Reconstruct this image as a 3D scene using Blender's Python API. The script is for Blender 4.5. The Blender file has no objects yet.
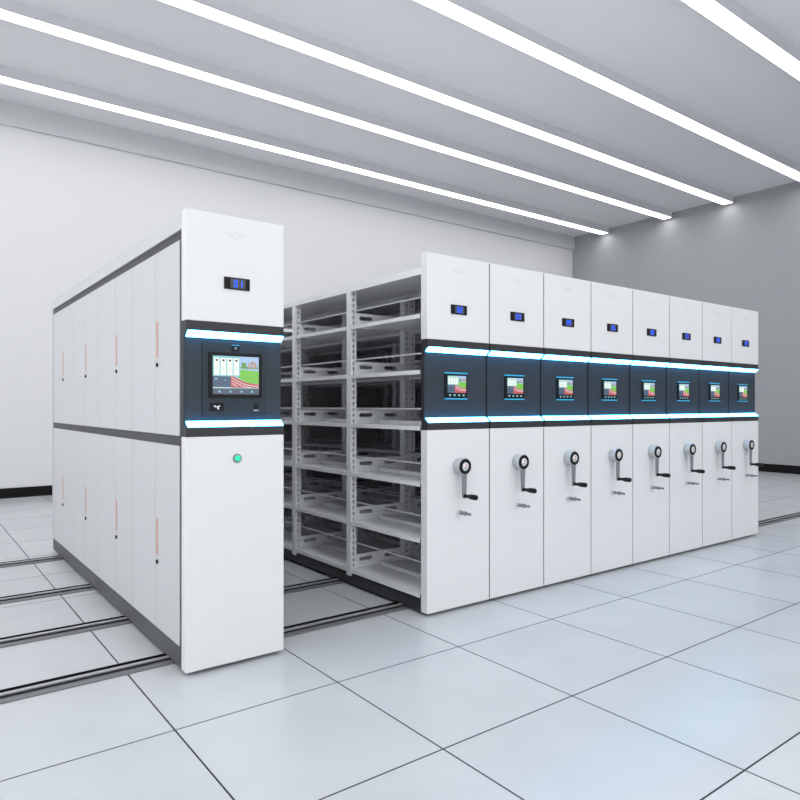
import bpy, bmesh, math
from mathutils import Vector, Matrix
C = bpy.context.scene.collection
G = 0.02                                   # clearance of the end panels above the floor
V0 = 3.2562                                # plane of the end panels
UL, W1 = 1.1248, 0.5343                    # lone cabinet
UR, WR = 2.6667, 0.5559                    # row of shelving units
TH = 0.065                                 # end panel thickness
BODY = 3.59 - TH                           # body length behind the end panel
U, V, H = 14.043, 11.158, 5.75             # far walls and ceiling

# ---------------------------------------------------------------- materials
def mat(name, col, rough=0.5, metal=0.0, spec=0.5, emit=None, es=0.0, noise=0.0, nscale=8.0):
    m = bpy.data.materials.new(name); m.use_nodes = True
    nt = m.node_tree; b = nt.nodes['Principled BSDF']
    b.inputs['Base Color'].default_value = (*col, 1)
    b.inputs['Roughness'].default_value = rough
    b.inputs['Metallic'].default_value = metal
    b.inputs['Specular IOR Level'].default_value = spec
    if emit:
        b.inputs['Emission Color'].default_value = (*emit, 1)
        b.inputs['Emission Strength'].default_value = es
    if noise:
        tc = nt.nodes.new('ShaderNodeTexCoord'); n = nt.nodes.new('ShaderNodeTexNoise')
        n.inputs['Scale'].default_value = nscale; n.inputs['Detail'].default_value = 6
        mx = nt.nodes.new('ShaderNodeMix'); mx.data_type = 'RGBA'
        mx.inputs[6].default_value = (*[c*(1-noise) for c in col], 1)
        mx.inputs[7].default_value = (*[min(1, c*(1+noise)) for c in col], 1)
        nt.links.new(tc.outputs['Object'], n.inputs['Vector'])
        nt.links.new(n.outputs['Fac'], mx.inputs[0])
        nt.links.new(mx.outputs[2], b.inputs['Base Color'])
    return m

M = {}
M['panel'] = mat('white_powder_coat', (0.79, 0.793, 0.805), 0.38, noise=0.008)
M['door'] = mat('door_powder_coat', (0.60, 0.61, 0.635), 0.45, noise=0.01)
M['shelf'] = mat('shelf_grey_white', (0.84, 0.85, 0.875), 0.45, noise=0.01)
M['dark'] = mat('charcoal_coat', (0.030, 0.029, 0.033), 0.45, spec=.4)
M['slate'] = mat('slate_panel', (0.030, 0.040, 0.052), 0.45, spec=.3)
M['slate2'] = mat('console_plate', (0.024, 0.033, 0.042), 0.45, spec=.3)
M['frame'] = mat('grey_frame', (0.058, 0.060, 0.066), 0.5, spec=.4)
M['plinth_grey'] = mat('plinth_grey', (0.080, 0.083, 0.092), 0.5, noise=0.08, nscale=20)
M['plinth_dark'] = mat('plinth_dark', (0.028, 0.028, 0.032), 0.5)
M['black'] = mat('black_plastic', (0.005, 0.005, 0.006), 0.4, spec=.25)
M['black_base'] = mat('baseboard_black', (0.004, 0.004, 0.005), 0.5, spec=.2)
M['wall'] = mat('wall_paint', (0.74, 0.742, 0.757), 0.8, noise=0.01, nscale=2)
M['wall_r'] = mat('wall_paint_shaded', (0.36, 0.368, 0.385), 0.8, noise=0.01, nscale=2)  # right wall's shade put into the colour, darker than the other walls
M['ceiling'] = mat('ceiling_paint', (0.78, 0.785, 0.805), 0.85, noise=0.01, nscale=2)
M['soffit'] = mat('soffit_paint', (0.63, 0.64, 0.66), 0.8)
M['housing'] = mat('lamp_housing', (0.66, 0.67, 0.70), 0.6)
M['lamp'] = mat('lamp_diffuser', (0.9, 0.9, 0.9), 0.5, emit=(1.0, 1.0, 1.0), es=7.0)
M['cyan'] = mat('cyan_led', (0.2, 0.5, 0.6), 0.5, emit=(0.075, 0.50, 1.0), es=18.0)
M['bar'] = mat('cyan_bar', (0.03, 0.25, 0.4), 0.4, emit=(0.03, 0.36, 0.62), es=0.6)
M['blue'] = mat('blue_digit', (0.0, 0.05, 0.6), 0.4, emit=(0.0, 0.09, 1.0), es=1.6)
M['lcd'] = mat('lcd_backing', (0.06, 0.062, 0.07), 0.3)
M['copper'] = mat('copper_pull', (0.72, 0.30, 0.21), 0.35, metal=0.3)
M['steel'] = mat('rail_steel', (0.50, 0.51, 0.53), 0.3, metal=0.5)
M['alu'] = mat('brushed_aluminium', (0.17, 0.175, 0.19), 0.4, metal=0.2)
M['silver'] = mat('cast_silver', (0.50, 0.51, 0.53), 0.5, metal=0.2)
M['rod'] = mat('rod_steel', (0.62, 0.63, 0.66), 0.35, metal=0.3)
M['white'] = mat('white_plastic', (0.85, 0.85, 0.86), 0.4)
M['arm'] = mat('arm_grey', (0.25, 0.26, 0.28), 0.4, metal=.3)
M['red'] = mat('red_mark', (0.6, 0.03, 0.04), 0.4)
M['emblem'] = mat('emblem_grey', (0.70, 0.715, 0.74), 0.3)
M['green'] = mat('green_lens', (0.02, 0.6, 0.3), 0.3, emit=(0.01, 0.8, 0.35), es=0.55)
M['keygrey'] = mat('lock_metal', (0.22, 0.23, 0.25), 0.35, metal=0.5)
def scr(name, c, s=0.85):
    M[name] = mat('screen_' + name, (c[0]*.15, c[1]*.15, c[2]*.15), 0.25, emit=c, es=s)
scr('s_pale', (0.62, 0.90, 0.80)); scr('s_teal', (0.25, 0.62, 0.66)); scr('s_white', (0.95, 0.98, 0.90))
scr('s_sky', (0.42, 0.60, 0.85)); scr('s_build', (0.50, 0.32, 0.26)); scr('s_grass', (0.22, 0.60, 0.09))
scr('s_tree', (0.16, 0.34, 0.10)); scr('s_track', (0.58, 0.13, 0.13)); scr('s_line', (0.85, 0.80, 0.80))
scr('s_navy', (0.085, 0.13, 0.21)); scr('s_bar', (0.10, 0.12, 0.17)); scr('s_icon', (0.30, 0.62, 0.66)); scr('s_black', (0.01, 0.01, 0.01))

def floor_mat():
    m = bpy.data.materials.new('polished_floor_tiles'); m.use_nodes = True
    nt = m.node_tree; N = nt.nodes; L = nt.links; b = N['Principled BSDF']
    tc = N.new('ShaderNodeTexCoord'); sp = N.new('ShaderNodeSeparateXYZ'); L.new(tc.outputs['Object'], sp.inputs[0])
    def mth(op, a, bb=None):
        n = N.new('ShaderNodeMath'); n.operation = op
        for i, q in enumerate((a, bb)):
            if q is None: continue
            if isinstance(q, (int, float)): n.inputs[i].default_value = q
            else: L.new(q, n.inputs[i])
        return n.outputs[0]
    T = 0.7865
    def axis(o, off):
        s = mth('DIVIDE', mth('SUBTRACT', o, off), T)
        fr = mth('FRACT', s)
        d = mth('MULTIPLY', mth('MINIMUM', fr, mth('SUBTRACT', 1.0, fr)), T)
        return s, d
    sx, dx = axis(sp.outputs[0], 0.908); sy, dy = axis(sp.outputs[1], 1.9735)
    d = mth('MINIMUM', dx, dy)
    line = mth('LESS_THAN', d, 0.0038)
    # a tone of its own for every tile
    cmb = N.new('ShaderNodeCombineXYZ'); L.new(mth('FLOOR', sx), cmb.inputs[0]); L.new(mth('FLOOR', sy), cmb.inputs[1])
    wn = N.new('ShaderNodeTexWhiteNoise'); wn.noise_dimensions = '3D'; L.new(cmb.outputs[0], wn.inputs['Vector'])
    n1 = N.new('ShaderNodeTexNoise'); n1.inputs['Scale'].default_value = 2.2; n1.inputs['Detail'].default_value = 4; n1.inputs['Roughness'].default_value = .5
    L.new(tc.outputs['Object'], n1.inputs['Vector'])
    f = mth('ADD', mth('MULTIPLY', wn.outputs['Value'], 0.22), mth('MULTIPLY', n1.outputs['Fac'], 0.75))
    cr = N.new('ShaderNodeValToRGB'); L.new(f, cr.inputs[0])
    cr.color_ramp.elements[0].position = 0.25; cr.color_ramp.elements[0].color = (0.490, 0.515, 0.540, 1)
    cr.color_ramp.elements[1].position = 0.9; cr.color_ramp.elements[1].color = (0.570, 0.595, 0.620, 1)
    mx = N.new('ShaderNodeMix'); mx.data_type = 'RGBA'; L.new(line, mx.inputs[0]); L.new(cr.outputs[0], mx.inputs[6]); mx.inputs[7].default_value = (0.025, 0.028, 0.032, 1)
    L.new(mx.outputs[2], b.inputs['Base Color'])
    rg = mth('ADD', 0.25, mth('MULTIPLY', line, 0.5))
    L.new(rg, b.inputs['Roughness']); b.inputs['Specular IOR Level'].default_value = 0.45
    bp = N.new('ShaderNodeBump'); bp.inputs['Strength'].default_value = 0.5; bp.inputs['Distance'].default_value = 0.002
    L.new(mth('MINIMUM', mth('DIVIDE', d, 0.004), 1.0), bp.inputs['Height']); L.new(bp.outputs[0], b.inputs['Normal'])
    return m
M['floor'] = floor_mat()

# ---------------------------------------------------------------- mesh helper
class MB:
    def __init__(s): s.bm = bmesh.new(); s.mats = []
    def mi(s, m):
        if m not in s.mats: s.mats.append(m)
        return s.mats.index(m)
    def box(s, x0, x1, y0, y1, z0, z1, m, bev=0.0):
        vs = [s.bm.verts.new((x, y, z)) for x in (x0, x1) for y in (y0, y1) for z in (z0, z1)]
        fs = [(0,1,3,2), (4,6,7,5), (0,4,5,1), (2,3,7,6), (0,2,6,4), (1,5,7,3)]
        F = [s.bm.faces.new([vs[i] for i in f]) for f in fs]
        k = s.mi(m)
        for f in F: f.material_index = k
        if bev:
            ed = list({e for f in F for e in f.edges})
            r = bmesh.ops.bevel(s.bm, geom=ed, offset=bev, segments=2, affect='EDGES', profile=.5)
            for f in r['faces']: f.material_index = k
        return s
    def prism(s, poly, axis, a, b, m):         # poly in the two other axes, extruded a..b along axis
        def P(p, t):
            return {'x': (t, p[0], p[1]), 'y': (p[0], t, p[1]), 'z': (p[0], p[1], t)}[axis]
        A = [s.bm.verts.new(P(p, a)) for p in poly]; B = [s.bm.verts.new(P(p, b)) for p in poly]
        k = s.mi(m); n = len(poly)
        for f in [s.bm.faces.new(A[::-1]), s.bm.faces.new(B)] + [s.bm.faces.new((A[i], A[(i+1) % n], B[(i+1) % n], B[i])) for i in range(n)]:
            f.material_index = k
        return s
    def lathe(s, c, axis, prof, m, seg=28, smooth=True):   # prof: (distance along axis, radius)
        k = s.mi(m); rings = []
        ax = {'x': 0, 'y': 1, 'z': 2}[axis]; o = [i for i in range(3) if i != ax]
        for d, r in prof:
            ring = []
            if r < 1e-6:
                p = list(c); p[ax] += d; ring = [s.bm.verts.new(p)]
            else:
                for i in range(seg):
                    t = 2*math.pi*i/seg; p = list(c); p[ax] += d; p[o[0]] += r*math.cos(t); p[o[1]] += r*math.sin(t)
                    ring.append(s.bm.verts.new(p))
            rings.append(ring)
        for A, B in zip(rings, rings[1:]):
            if len(A) == 1 and len(B) == 1: continue
            for i in range(seg):
                j = (i+1) % seg
                if len(A) == 1: f = s.bm.faces.new((A[0], B[i], B[j]))
                elif len(B) == 1: f = s.bm.faces.new((A[i], A[j], B[0]))
                else: f = s.bm.faces.new((A[i], A[j], B[j], B[i]))
                f.material_index = k; f.smooth = smooth
        return s
    def cyl(s, c, axis, l, r, m, seg=20):
        return s.lathe(c, axis, [(0, 0), (0, r), (l, r), (l, 0)], m, seg, False)
    def flat(s, pts, y, m, t=0.0004):          # thin raised patch facing -y, points (x, z)
        return s.prism(pts, 'y', y, y + t, m)
    def done(s, name, parent=None):
        bmesh.ops.recalc_face_normals(s.bm, faces=s.bm.faces[:])
        me = bpy.data.meshes.new(name); s.bm.to_mesh(me); s.bm.free()
        for m in s.mats: me.materials.append(m if not isinstance(m, str) else M[m])
        o = bpy.data.objects.new(name, me); C.objects.link(o)
        if parent: o.parent = parent
        return o
def thing(name, loc, label, cat, group=None):
    o = bpy.data.objects.new(name, None); o.location = loc; o.empty_display_size = .1; C.objects.link(o)
    o['label'] = label; o['category'] = cat
    if group: o['group'] = group
    return o
def struct(o): o['kind'] = 'structure'; return o
def copy_tree(o, parent=None):
    c = o.copy(); C.objects.link(c)
    if parent: c.parent = parent
    for ch in [x for x in bpy.data.objects if x.parent == o]: copy_tree(ch, c)
    return c

# ---------------------------------------------------------------- the room
X0, Y0 = -3.2, -4.2
struct(MB().box(X0-.2, U+.2, Y0-.2, V+.2, -.12, 0, 'floor').done('floor'))
struct(MB().box(X0-.2, U+.2, Y0-.2, V+.2, H, H+.12, 'ceiling').done('ceiling'))
struct(MB().box(X0-.2, U+.2, V, V+.2, 0, H, 'wall').done('wall_back'))
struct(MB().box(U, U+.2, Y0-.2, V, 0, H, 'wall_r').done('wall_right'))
wl = MB(); wl.box(X0-.2, X0, Y0-.2, V, 0, .25, 'wall'); wl.box(X0-.2, X0, Y0-.2, V, 5.15, H, 'wall'); wl.box(X0-.2, X0, Y0-.2, Y0+.4, .25, 5.15, 'wall'); wl.box(X0-.2, X0, 9.6, V, .25, 5.15, 'wall')
struct(wl.done('wall_left'))
wn = MB()                                               # added window wall, unseen, letting in daylight to brighten the left side
for i in range(8):
    y = Y0+.4 + i*(9.6-Y0-.4-.06)/7; wn.box(X0-.14, X0-.06, y, y+.06, .25, 5.15, 'frame')
wn.box(X0-.13, X0-.07, Y0+.4, 9.6, .25, .32, 'frame'); wn.box(X0-.13, X0-.07, Y0+.4, 9.6, 5.08, 5.15, 'frame')
struct(wn.done('added_window_2'))
WX1 = 8.0
wf = MB(); wf.box(X0, U, Y0-.2, Y0, 0, .25, 'wall'); wf.box(X0, U, Y0-.2, Y0, 5.15, H, 'wall'); wf.box(X0, X0+.4, Y0-.2, Y0, .25, 5.15, 'wall'); wf.box(WX1, U, Y0-.2, Y0, .25, 5.15, 'wall')
struct(wf.done('wall_front'))
wn = MB(); wx0, wx1 = X0+.4, WX1                       # unseen window wall behind the camera, added so daylight brightens the panel fronts
for i in range(6):
    x = wx0 + i*(wx1-wx0-.06)/5; wn.box(x, x+.06, Y0-.14, Y0-.06, .25, 5.15, 'frame')
wn.box(wx0, wx1, Y0-.13, Y0-.07, .25, .32, 'frame'); wn.box(wx0, wx1, Y0-.13, Y0-.07, 5.08, 5.15, 'frame')
struct(wn.done('added_window_1'))
struct(MB().box(X0, U, V-.018, V, 0, .145, 'black_base').done('baseboard_back'))
struct(MB().box(U-.018, U, Y0, V-.018, 0, .165, 'black_base').done('baseboard_right'))
struct(MB().box(X0, U, V-.07, V, 5.41, H, 'soffit').done('trim_1'))

# linear lamps hanging from the ceiling
def linear(v, label, w=.205, group='linear ceiling lights'):
    t = thing('linear_ceiling_light', (X0+.02, v, H-.135), label, 'ceiling light', group)
    ln = U - X0 - .10
    h = MB()
    h.box(0, ln, -.012, 0, 0, .135, 'housing'); h.box(0, ln, w, w+.012, 0, .135, 'housing')
    h.box(0, ln, 0, w, .03, .135, 'housing'); h.box(-.006, 0, -.012, w+.012, 0, .135, 'housing'); h.box(ln, ln+.006, -.012, w+.012, 0, .135, 'housing')
    h.done('housing', t)
    MB().box(.001, ln-.001, .001, w-.001, .004, .029, 'lamp').done('diffuser', t)
    return t
linear(10.0, 'long white linear light running closest to the back wall, farthest of the glowing ceiling strips')
linear(8.31, 'long glowing ceiling strip, second from the back wall')
linear(6.92, 'long glowing ceiling strip in the middle, third of the five from the back wall')
linear(5.295, 'wide glowing ceiling strip crossing the upper middle, fourth of the five from the back wall')
linear(3.59, 'broad glowing ceiling strip at the upper right corner, nearest the camera')
for v in (1.9, .2, -1.5, -3.2):
    linear(v, 'glowing linear ceiling light overhead outside the picture, in front of the cabinets')

# floor rails
def rail(v, label, ln=9.3, w=.135):
    t = thing('floor_rail', (-2.6, v, 0), label, 'floor rail', 'steel tracks under the mobile shelving')
    b = MB()
    b.prism([(0, 0), (w, 0), (w, .007), (w-.01, .010), (.010, .010), (.0, .006)], 'x', 0, ln, 'alu'); b.done('base_plate', t)
    c = MB(); c.box(0, ln, .044, .128, .0101, .012, 'black'); c.box(0, ln, .044, .048, .012, .015, 'black'); c.box(0, ln, .122, .128, .012, .019, 'black'); c.done('guide_channel', t)
    h = MB(); h.box(0, ln, .064, .088, .0121, .0195, 'steel', .001); h.done('running_head', t)
    return t
rail(3.470, 'dark floor track with a steel head, nearest the camera of the four', 13.4)
rail(4.275, 'dark floor track with a steel head, second of the four from the camera')
rail(5.215, 'dark floor track with a steel head, third of the four from the camera')
rail(6.390, 'dark floor track with a steel head, farthest of the four from the camera')

# ---------------------------------------------------------------- shared front parts
SEG = {'0': 'abcdef', '1': 'bc', '2': 'abged', '3': 'abgcd', '4': 'fgbc', '5': 'afgcd', '6': 'afgedc', '7': 'abc', '8': 'abcdefg', '9': 'abcdfg'}
def digits(parent, txt, cx, cz, w, h, gap, y, m):
    t = h*.12; x = cx - (len(txt)*w + (len(txt)-1)*gap)/2
    for ch in txt:
        mb = MB()
        x0, x1, z0, z1, zm = x, x+w, cz-h/2, cz+h/2, cz
        R = {'a': (x0+t*.3, x1-t*.3, z1-t, z1), 'd': (x0+t*.3, x1-t*.3, z0, z0+t), 'g': (x0+t*.3, x1-t*.3, zm-t/2, zm+t/2),
             'f': (x0, x0+t, zm+t*.2, z1-t*.3), 'b': (x1-t, x1, zm+t*.2, z1-t*.3), 'e': (x0, x0+t, z0+t*.3, zm-t*.2), 'c': (x1-t, x1, z0+t*.3, zm-t*.2)}
        for k in SEG[ch]:
            a = R[k]; mb.box(a[0], a[1], y-.0008, y, a[2], a[3], m)
        mb.done('digit', parent)
        x += w + gap
def end_panel(t, w):
    MB().box(0, w, 0, TH, 1.749+G, 2.30+G, 'panel', .003).done('upper_panel', t)
    MB().box(0, w, 0, TH, G, 1.168+G, 'panel', .003).done('lower_panel', t)
    b = MB()
    rc = .035
    b.prism([(0, 1.7485+G), (TH-.004, 1.7485+G), (TH-.004, 1.1685+G), (0, 1.1685+G), (0, 1.2165+G), (rc, 1.242+G), (rc, 1.672+G), (0, 1.6995+G)], 'x', .001, w-.001, 'dark')
    b.done('dark_band', t)
    MB().box(.004, w-.004, rc-.002, rc-.0002, 1.245+G, 1.668+G, 'slate').done('recessed_panel', t)
    for nm, z0, z1, y0, y1 in (('top', 1.700, 1.671, 0, rc), ('bot', 1.2160, 1.2440, 0, rc)):
        s = MB(); d = -.0025 if nm == 'top' else .0025
        s.prism([(y0-.0008, z0+G), (y1-.0035, z1+G), (y1-.0035, z1+G+d), (y0-.0008, z0+G+d)], 'x', .010, w-.002, 'cyan')
        s.done('light_strip', t)
def emblem(t, cx, cz, s=1.0):
    e = MB(); y = -.0006
    n = 20
    for i in range(n):                                             # ring
        a, b2 = 2*math.pi*i/n, 2*math.pi*(i+1)/n
        e.flat([(cx+s*.022*math.cos(a), cz+s*.017*math.sin(a)), (cx+s*.022*math.cos(b2), cz+s*.017*math.sin(b2)),
                (cx+s*.015*math.cos(b2), cz+s*.011*math.sin(b2)), (cx+s*.015*math.cos(a), cz+s*.011*math.sin(a))], y, 'emblem', .0005)
    for sg in (-1, 1):
        for k in range(3):
            e.flat([(cx+sg*s*.024, cz+s*(.006-k*.006)), (cx+sg*s*(.066-k*.012), cz+s*(.010-k*.007)), (cx+sg*s*(.060-k*.012), cz+s*(.006-k*.007)), (cx+sg*s*.024, cz+s*(.002-k*.006))], y, 'emblem', .0005)
    e.done('emblem', t)
def number_display(t, cx, txt):
    f = MB(); f.box(cx-.070, cx+.070, -.006, -.0002, 1.923+G, 1.985+G, 'black', .0015)
    d = f.done('number_display', t)
    w = MB(); w.box(cx-.036, cx+.044, -.0068, -.0061, 1.930+G, 1.978+G, 'lcd'); w.done('display_window', d)
    digits(d, txt, cx+.004, 1.954+G, .018, .037, .009, -.0070, 'blue')
    return d
def screen_image(mb, x0, x1, z0, z1, y, full):
    """camera view of a sports ground with cabinet icons, in patches of light"""
    W, Hh = x1-x0, z1-z0
    P = lambda a, b: (x0+a*W, z0+b*Hh)
    n = [0]
    def patch(pts, m):
        n[0] += 1; mb.flat([P(*p) for p in pts], y - .0003 - n[0]*.00005, m, .00028 + n[0]*.00005)
    R = lambda a, b, c, d: [(a, b), (c, b), (c, d), (a, d)]
    zb = .16 if full else .0
    patch(R(0, 0, 1, 1), 's_sky')
    patch(R(.6, .68, .98, .74), 's_tree'); patch(R(.62, .74, .72, .84), 's_tree')
    patch([(.76, .70), (.95, .70), (.95, .84), (.90, .84), (.90, .88), (.82, .88), (.82, .84), (.76, .84)], 's_build')
    patch(R(.79, .74, .82, .81), 's_sky'); patch(R(.86, .74, .89, .81), 's_sky')
    patch([(.48, .5), (.60, .66), (1, .62), (1, .28), (.8, .30), (.6, .38)], 's_grass')
    patch([(.38, zb), (.38, .48), (.46, .46), (.62, .36), (.8, .30), (1, .27), (1, zb)], 's_track')
    for off in (0.0, .07, .14):
        a = [(.40, .44-off), (.52, .36-off), (.68, .28-off*.9), (.84, .24-off*.7), (1, .22-off*.6)]
        for p, q in zip(a, a[1:]):
            if min(p[1], q[1]) < zb + .02: continue
            patch([(p[0], p[1]), (q[0], q[1]), (q[0], q[1]-.018), (p[0], p[1]-.018)], 's_line')
    patch(R(0, .47, .58, 1), 's_teal')
    for i in range(4):
        a = .025+i*.14
        patch(R(a, .50, a+.115, .95), 's_white'); patch(R(a+.035, .86, a+.08, .91), 's_black'); patch(R(a+.04, .60, a+.075, .72), 's_pale')
    patch(R(0, zb, .38, .47), 's_navy'); patch(R(.04, .38, .09, .42), 's_icon'); patch(R(.25, .36, .28, .38), 's_icon')
    if full:
        patch(R(0, .16, .40, .18), 's_pale'); patch(R(.38, .16, 1, .175), 's_teal')
        patch(R(0, 0, 1, .155), 's_bar')
        for i in range(4):
            c = .14+i*.235
            patch([(c-.06, .04), (c+.06, .04), (c+.05, .12), (c-.05, .12)], 's_navy')
            patch([(c-.028, .05), (c+.028, .05), (c, .115)], 's_icon')

# ---------------------------------------------------------------- the lone cabinet 01
cab = thing('mobile_cabinet', (UL, V0, 0), 'freestanding white mobile cabinet with rows of narrow doors, display reading 01', 'mobile cabinet')
end_panel(cab, W1)
emblem(cab, .265, 2.205+G)
number_display(cab, .266, '01')
rc = .0325
p = MB(); p.box(.095, .442, rc-.006, rc, 1.265+G, 1.652+G, 'slate2', .0015); con = p.done('console_plate', cab)
b = MB(); b.box(.125, .416, rc-.012, rc-.0062, 1.365+G, 1.598+G, 'black', .002); b.done('screen_bezel', con)
s = MB(); s.box(.144, .398, rc-.0126, rc-.0121, 1.382+G, 1.581+G, 's_black'); screen_image(s, .145, .397, 1.383+G, 1.580+G, rc-.0126, True); s.done('touch_screen', con)
c = MB(); c.box(.250, .289, rc-.0085, rc-.0062, 1.606+G, 1.636+G, 'black'); c.box(.250, .289, rc-.0088, rc-.0062, 1.6365+G, 1.640+G, 'bar')
c.lathe((.2695, rc-.0086, 1.621+G), 'y', [(-.002, 0), (-.002, .005), (0, .007)], 'keygrey'); c.done('camera', con)
c = MB(); c.box(.132, .204, rc-.0085, rc-.0062, 1.297+G, 1.338+G, 'black')
y = rc-.0090
c.flat([(.150, 1.322+G), (.158, 1.326+G), (.166, 1.318+G), (.160, 1.315+G)], y, 'white'); c.flat([(.163, 1.318+G), (.170, 1.321+G), (.184, 1.325+G), (.186, 1.320+G), (.172, 1.314+G)], y, 'white')
c.flat([(.168, 1.314+G), (.176, 1.316+G), (.181, 1.306+G), (.173, 1.304+G)], y, 'white'); c.done('card_reader', con)
c = MB(); c.box(.374, .398, rc-.0085, rc-.0062, 1.308+G, 1.334+G, 'black'); c.done('data_port', con)
c = MB()
for i in range(3): c.box(.372+i*.009, .379+i*.009, rc-.0068, rc-.0062, 1.297+G, 1.301+G, 'white')
c.done('port_marking', con)
g = MB(); g.lathe((.267, 0, 1.052+G), 'y', [(0, .023), (-.006, .023), (-.008, .020), (-.008, .0150)], 'keygrey'); bt = g.done('push_button', cab)
g = MB(); g.lathe((.267, 0, 1.052+G), 'y', [(-.006, .0152), (-.014, .0150), (-.0165, .012), (-.017, 0)], 'green'); q = g.done('button_lens', bt); q['label'] = 'green lit button lens'
# body
y1 = TH + BODY
k = MB(); k.box(.012, W1-.004, TH, y1-.004, .118, 2.225+G, 'frame'); k.done('carcass', cab)
k = MB(); k.box(0, W1, TH+.0005, y1, 2.212+G, 2.298+G, 'door', .002); k.done('top_cover', cab)
k = MB(); k.box(.0, W1, y1-.018, y1, .118, 2.2115+G, 'door'); k.done('rear_panel', cab)
k = MB(); k.box(.006, W1-.006, TH, y1, .0196, .1175, 'plinth_grey'); k.done('plinth', cab)
k = MB(); k.box(.006, .0118, TH+.0005, y1-.019, 1.121+G, 1.168+G, 'frame'); k.done('middle_rail', cab)
EDGE = [3.362-V0, 4.212-V0, 5.075-V0, 5.970-V0, 6.826-V0]
MID = [3.759-V0, 4.620-V0, 5.517-V0, 6.398-V0]
for lvl, (z0, z1, hz, kz) in enumerate(((1.170+G, 2.164+G, 1.588+G, 1.548+G), (.102+G, 1.119+G, .508+G, .467+G))):
    for i in range(4):
        a, e, mid = EDGE[i], EDGE[i+1], MID[i]
        for j, (p0, p1) in enumerate(((a+.003, mid-.003), (mid+.003, e-.003))):
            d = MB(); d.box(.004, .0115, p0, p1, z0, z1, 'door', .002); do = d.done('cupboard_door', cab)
            if j == 0:
                hx = mid-.040
                h = MB(); h.box(.0018, .0038, hx-.013, hx+.013, hz-.006, hz+.200, 'door'); h.box(.0, .0017, hx-.0085, hx+.0085, hz, hz+.195, 'copper'); o = h.done('pull_handle', do); o['label'] = 'slim copper coloured pull'
                h = MB(); h.lathe((.004, hx, kz), 'x', [(0, .012), (-.006, .012), (-.008, .009), (-.008, 0)], 'black', 16); h.done('lock', do)

# ---------------------------------------------------------------- the shelving units
PW = .546                                   # end panel width of the row units
POSTS = [TH+.002, TH+.835, TH+1.697, TH+2.600, y1-.060]   # near edge of each upright
PF = .055
LEV = [(.112, .19), (.465, .14), (.828, .117), (1.190, .112), (1.553, .112), (1.916, .115)]
def post_mesh(x0, sgn):
    m = MB(); xa, xb = (x0, x0+.053) if sgn > 0 else (x0-.053, x0)
    m.box(xa, xa+.002, 0, PF, .080, 2.170+G, 'shelf'); m.box(xb-.002, xb, 0, PF, .080, 2.170+G, 'shelf')
    for y in (0, PF-.002):
        m.box(xa+.0021, xa+.0205, y, y+.002, .08, 2.17+G, 'shelf'); m.box(xb-.0205, xb-.0021, y, y+.002, .08, 2.17+G, 'shelf')
        z = .08
        while z < 2.15:
            m.box(xa+.0205, xb-.0205, y, y+.002, z, z+.020, 'shelf'); z += .043
    return m
def bracket_mesh():
    # side plate of a shelf bay with two long oval holes
    m = MB(); x0, x1, z0, z1 = .054, .498, .001, .100
    holes = [(.080, .198), (.310, .428)]; zc, r = .062, .0145
    def arc(cx, s, n=8):
        return [(cx+s*r*math.sin(math.pi*i/n), zc+r*math.cos(math.pi*i/n)) for i in range(n+1)]
    for y in (0,):
        m.box(x0, x1, y, y+.002, z0, zc-r, 'shelf'); m.box(x0, x1, y, y+.002, zc+r, z1, 'shelf')
        m.box(x0, holes[0][0]-.001, y, y+.002, zc-r, zc+r, 'shelf'); m.box(holes[0][1]+.001, holes[1][0]-.001, y, y+.002, zc-r, zc+r, 'shelf'); m.box(holes[1][1]+.001, x1, y, y+.002, zc-r, zc+r, 'shelf')
        for a, b2 in holes:
            for cx, s, e in ((a+r, -1, a-.001), (b2-r, 1, b2+.001)):
                pts = arc(cx, s); half = len(pts)//2
                m.prism(pts[:half+1] + [(e, zc), (e, zc+r)], 'y', y, y+.002, 'shelf')
                m.prism(pts[half:] + [(e, zc-r), (e, zc)], 'y', y, y+.002, 'shelf')
    m.box(x0, x1, .002, .012, z1-.002, z1, 'shelf')
    return m
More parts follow.
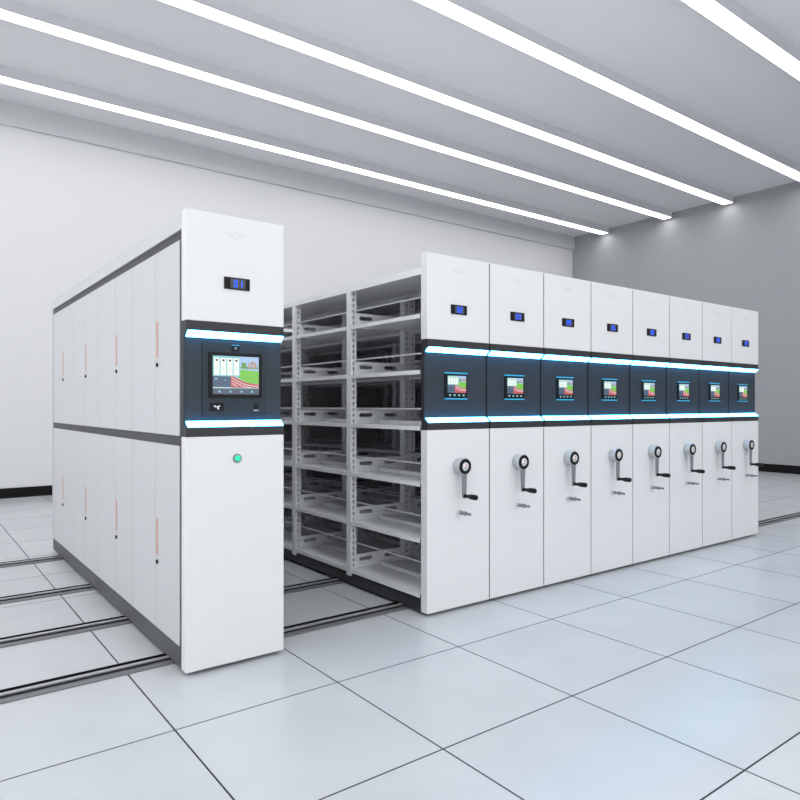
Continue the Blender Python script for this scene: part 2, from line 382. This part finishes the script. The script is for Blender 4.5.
def make_unit(full):
    t = thing('mobile_shelving_unit', (UR, V0, 0), '', 'mobile shelving unit', 'white mobile shelving units standing in a row')
    end_panel(t, PW)
    emblem(t, .270, 2.205+G)
    # small touch screen with cyan bars
    rc = .0325; q = MB(); q.box(.172, .366, rc-.008, rc, 1.374+G, 1.534+G, 'black', .001); q.box(.170, .368, rc-.010, rc-.001, 1.5345+G, 1.543+G, 'bar'); q.box(.170, .368, rc-.010, rc-.001, 1.365+G, 1.3735+G, 'bar')
    q = q.done('touch_panel', t)
    s = MB(); s.box(.191, .355, rc-.0086, rc-.0081, 1.408+G, 1.522+G, 's_black'); screen_image(s, .192, .354, 1.409+G, 1.521+G, rc-.0086, False)
    for i in range(4):
        c = .213+i*.040; s.flat([(c-.011, 1.398+G), (c+.011, 1.398+G), (c+.005, 1.387+G), (c-.005, 1.387+G)], rc-.0088, 's_icon', .0007)
    s.done('screen', q)
    MB().prism([(.0045, .03), (.0045, 1.16+G), (.040, 1.19+G), (.040, 1.73+G), (.0045, 1.757+G), (.0045, 2.292+G), (TH-.002, 2.292+G), (TH-.002, .03)], 'x', PW+.0002, PW+.0085, 'dark').done('seam_shade_strip', t)  # dark strip added in the seam to stand in for its shade
    # crank
    cx, cz = .268, .928+G
    h = MB(); h.lathe((cx, 0, cz), 'y', [(0, .050), (-.004, .054), (-.040, .054), (-.046, .050), (-.046, 0)], 'silver'); cr = h.done('crank', t)
    h = MB(); h.lathe((cx, -.046, cz), 'y', [(0, .057), (-.010, .057), (-.014, .052), (-.014, .049)], 'silver')
    h.prism([(cx-.020, cz-.045), (cx+.020, cz-.045), (cx+.014, cz-.20), (cx+.008, cz-.208), (cx-.008, cz-.208), (cx-.014, cz-.20)], 'y', -.058, -.047, 'arm'); h.done('crank_arm', cr)
    h = MB(); h.lathe((cx, -.060, cz), 'y', [(0, .050), (-.006, .050), (-.008, .046), (-.008, .029), (-.006, .029)], 'black'); h.done('crank_ring', cr)
    h = MB(); h.lathe((cx, -.060, cz), 'y', [(0, .029), (-.006, .028), (-.0065, 0)], 'white')
    h.flat([(cx-.006, cz+.006), (cx+.004, cz+.016), (cx+.013, cz+.008), (cx+.008, cz+.002), (cx+.002, cz+.006)], -.0669, 'red'); h.flat([(cx-.013, cz-.006), (cx+.013, cz-.006), (cx+.011, cz-.011), (cx-.011, cz-.011)], -.0669, 'keygrey')
    h.done('crank_cap', cr)
    h = MB(); h.lathe((cx, -.046, cz-.192), 'y', [(0, 0), (0, .013), (-.020, .013), (-.022, .010), (-.045, .0125), (-.062, .0145), (-.068, .0175), (-.118, .0175), (-.126, .012), (-.128, 0)], 'black', 20); h.done('crank_grip', cr)
    # lock
    lx, lz = .268, .622+G
    h = MB(); h.lathe((lx, 0, lz), 'y', [(0, .036), (-.001, .036), (-.002, .034), (-.001, .032), (-.001, .016)], 'panel', 28); h.lathe((lx, 0, lz), 'y', [(-.001, .013), (-.020, .013), (-.022, .011), (-.022, 0)], 'silver', 20); lk = h.done('lock', t)
    h = MB(); h.lathe((lx, -.0222, lz), 'y', [(0, .013), (-.010, .013), (-.010, .008), (-.032, .008), (-.034, .014), (-.050, .014), (-.054, .007), (-.060, .006)], 'keygrey', 16)
    h.box(lx-.003, lx+.003, -.118, -.058, lz-.008, lz+.008, 'keygrey', .001); h.done('key', lk)
    # chassis, uprights, shelves
    MB().box(.010, .546, TH+.001, y1, .0196, .092, 'plinth_dark').done('plinth', t)
    k = MB(); k.box(.001, .554, TH+.001, y1, 2.205+G, 2.213+G, 'shelf'); k.box(.001, .003, TH+.001, y1, 2.168+G, 2.205+G, 'shelf'); k.box(.552, .554, TH+.001, y1, 2.168+G, 2.205+G, 'shelf'); k.done('top_cover', t)
    k = MB(); k.box(.004, .552, y1-.003, y1+.001, .092, 2.167+G, 'shelf'); k.done('rear_panel', t)  # added rear closure, unseen, keeps light from leaking in at the back
    pa = post_mesh(.001, 1).done('upright', t); pa.location = (0, POSTS[1], 0)
    pb = post_mesh(.554, -1).done('upright', t); pb.location = (0, POSTS[1], 0)
    for v in POSTS[2:]:
        for s0 in (pa, pb):
            c = s0.copy(); C.objects.link(c); c.parent = t; c.location = (0, v, 0)
    for i in range(4):
        a, b2 = (POSTS[i]+PF+.0005 if i else TH+.0145), POSTS[i+1]-.0005
        first = None; L = b2-a
        for z, rh in LEV:
            if first is None:
                m = MB(); m.box(.004, .551, 0, L, -.004, 0, 'shelf'); m.box(.002, .006, 0, L, -.026, -.0, 'shelf'); m.box(.549, .553, 0, L, -.026, 0, 'shelf')
                m.box(.255, .259, 0.02, L-.02, 0, .022, 'shelf'); m.box(.297, .301, 0.02, L-.02, 0, .022, 'shelf'); m.box(.255, .301, .02, L-.02, .0221, .024, 'shelf')
                first = m.done('shelf', t); sh = first
            else:
                sh = first.copy(); C.objects.link(sh); sh.parent = t
            sh.location = (0, a, z+G)
            if full:
                for x in (.050, .505):
                    key = (i, x)
                    if key not in RODS:
                        r = MB(); r.cyl((x, 0, 0), 'y', L, .0055, 'rod', 8); RODS[key] = r.done('guard_rod', t)
                        ro = RODS[key]
                    else:
                        ro = RODS[key].copy(); C.objects.link(ro); ro.parent = t
                    ro.location = (0, a, z+G+rh)
    if full:
        br = None
        for v in POSTS:
            for z, rh in LEV:
                if br is None: br = bracket_mesh().done('bracket', t); o = br
                else: o = br.copy(); C.objects.link(o); o.parent = t
                o.location = (0, v, z+G)
    return t
RODS = {}
full = make_unit(True); RODS = {}
plain = make_unit(False)
units = [full, copy_tree(full), copy_tree(full), plain] + [copy_tree(plain) for _ in range(4)]
LAB = ['white mobile shelving unit reading 02, nearest in the row, its open shelves showing',
       'white mobile shelving unit reading 03, second in the row from the open shelves',
       'white mobile shelving unit reading 04, third in the row from the open shelves',
       'white mobile shelving unit reading 05, fourth in the row from the open shelves',
       'white mobile shelving unit reading 06, fourth from the far right end of the row',
       'white mobile shelving unit reading 07, third from the far right end of the row',
       'white mobile shelving unit reading 08, second from the far right end of the row',
       'white mobile shelving unit reading 09, at the far right end of the row']
for i, t in enumerate(units):
    t.location = (UR + i*WR - .003, V0, 0); t['label'] = LAB[i]
    number_display(t, .267, '%02d' % (i+2))
k = MB(); k.lathe((PW, .030, .175+G), 'x', [(0, .012), (.014, .012), (.016, .022), (.028, .022), (.031, .016), (.031, 0)], 'white', 16); o = k.done('bumper', units[-1]); o['label'] = 'small white round bumper'

# ---------------------------------------------------------------- camera, world, view
cam = bpy.data.cameras.new('camera'); co = bpy.data.objects.new('camera', cam); C.objects.link(co)
co.location = (0, 0, 1.3239+G); co.rotation_euler = (math.pi/2, 0, .9220 - math.pi/2)
cam.sensor_width = 36; cam.lens = 663.3035/800*36
cam.shift_x = -.0035; cam.shift_y = .0071
bpy.context.scene.camera = co
w = bpy.data.worlds.new('world'); bpy.context.scene.world = w; w.use_nodes = True
w.node_tree.nodes['Background'].inputs[0].default_value = (.99, .995, 1, 1); w.node_tree.nodes['Background'].inputs[1].default_value = 1.6
vs = bpy.context.scene.view_settings
vs.view_transform = 'Standard'; vs.look = 'None'; vs.exposure = 0; vs.gamma = 1; vs.use_curve_mapping = False
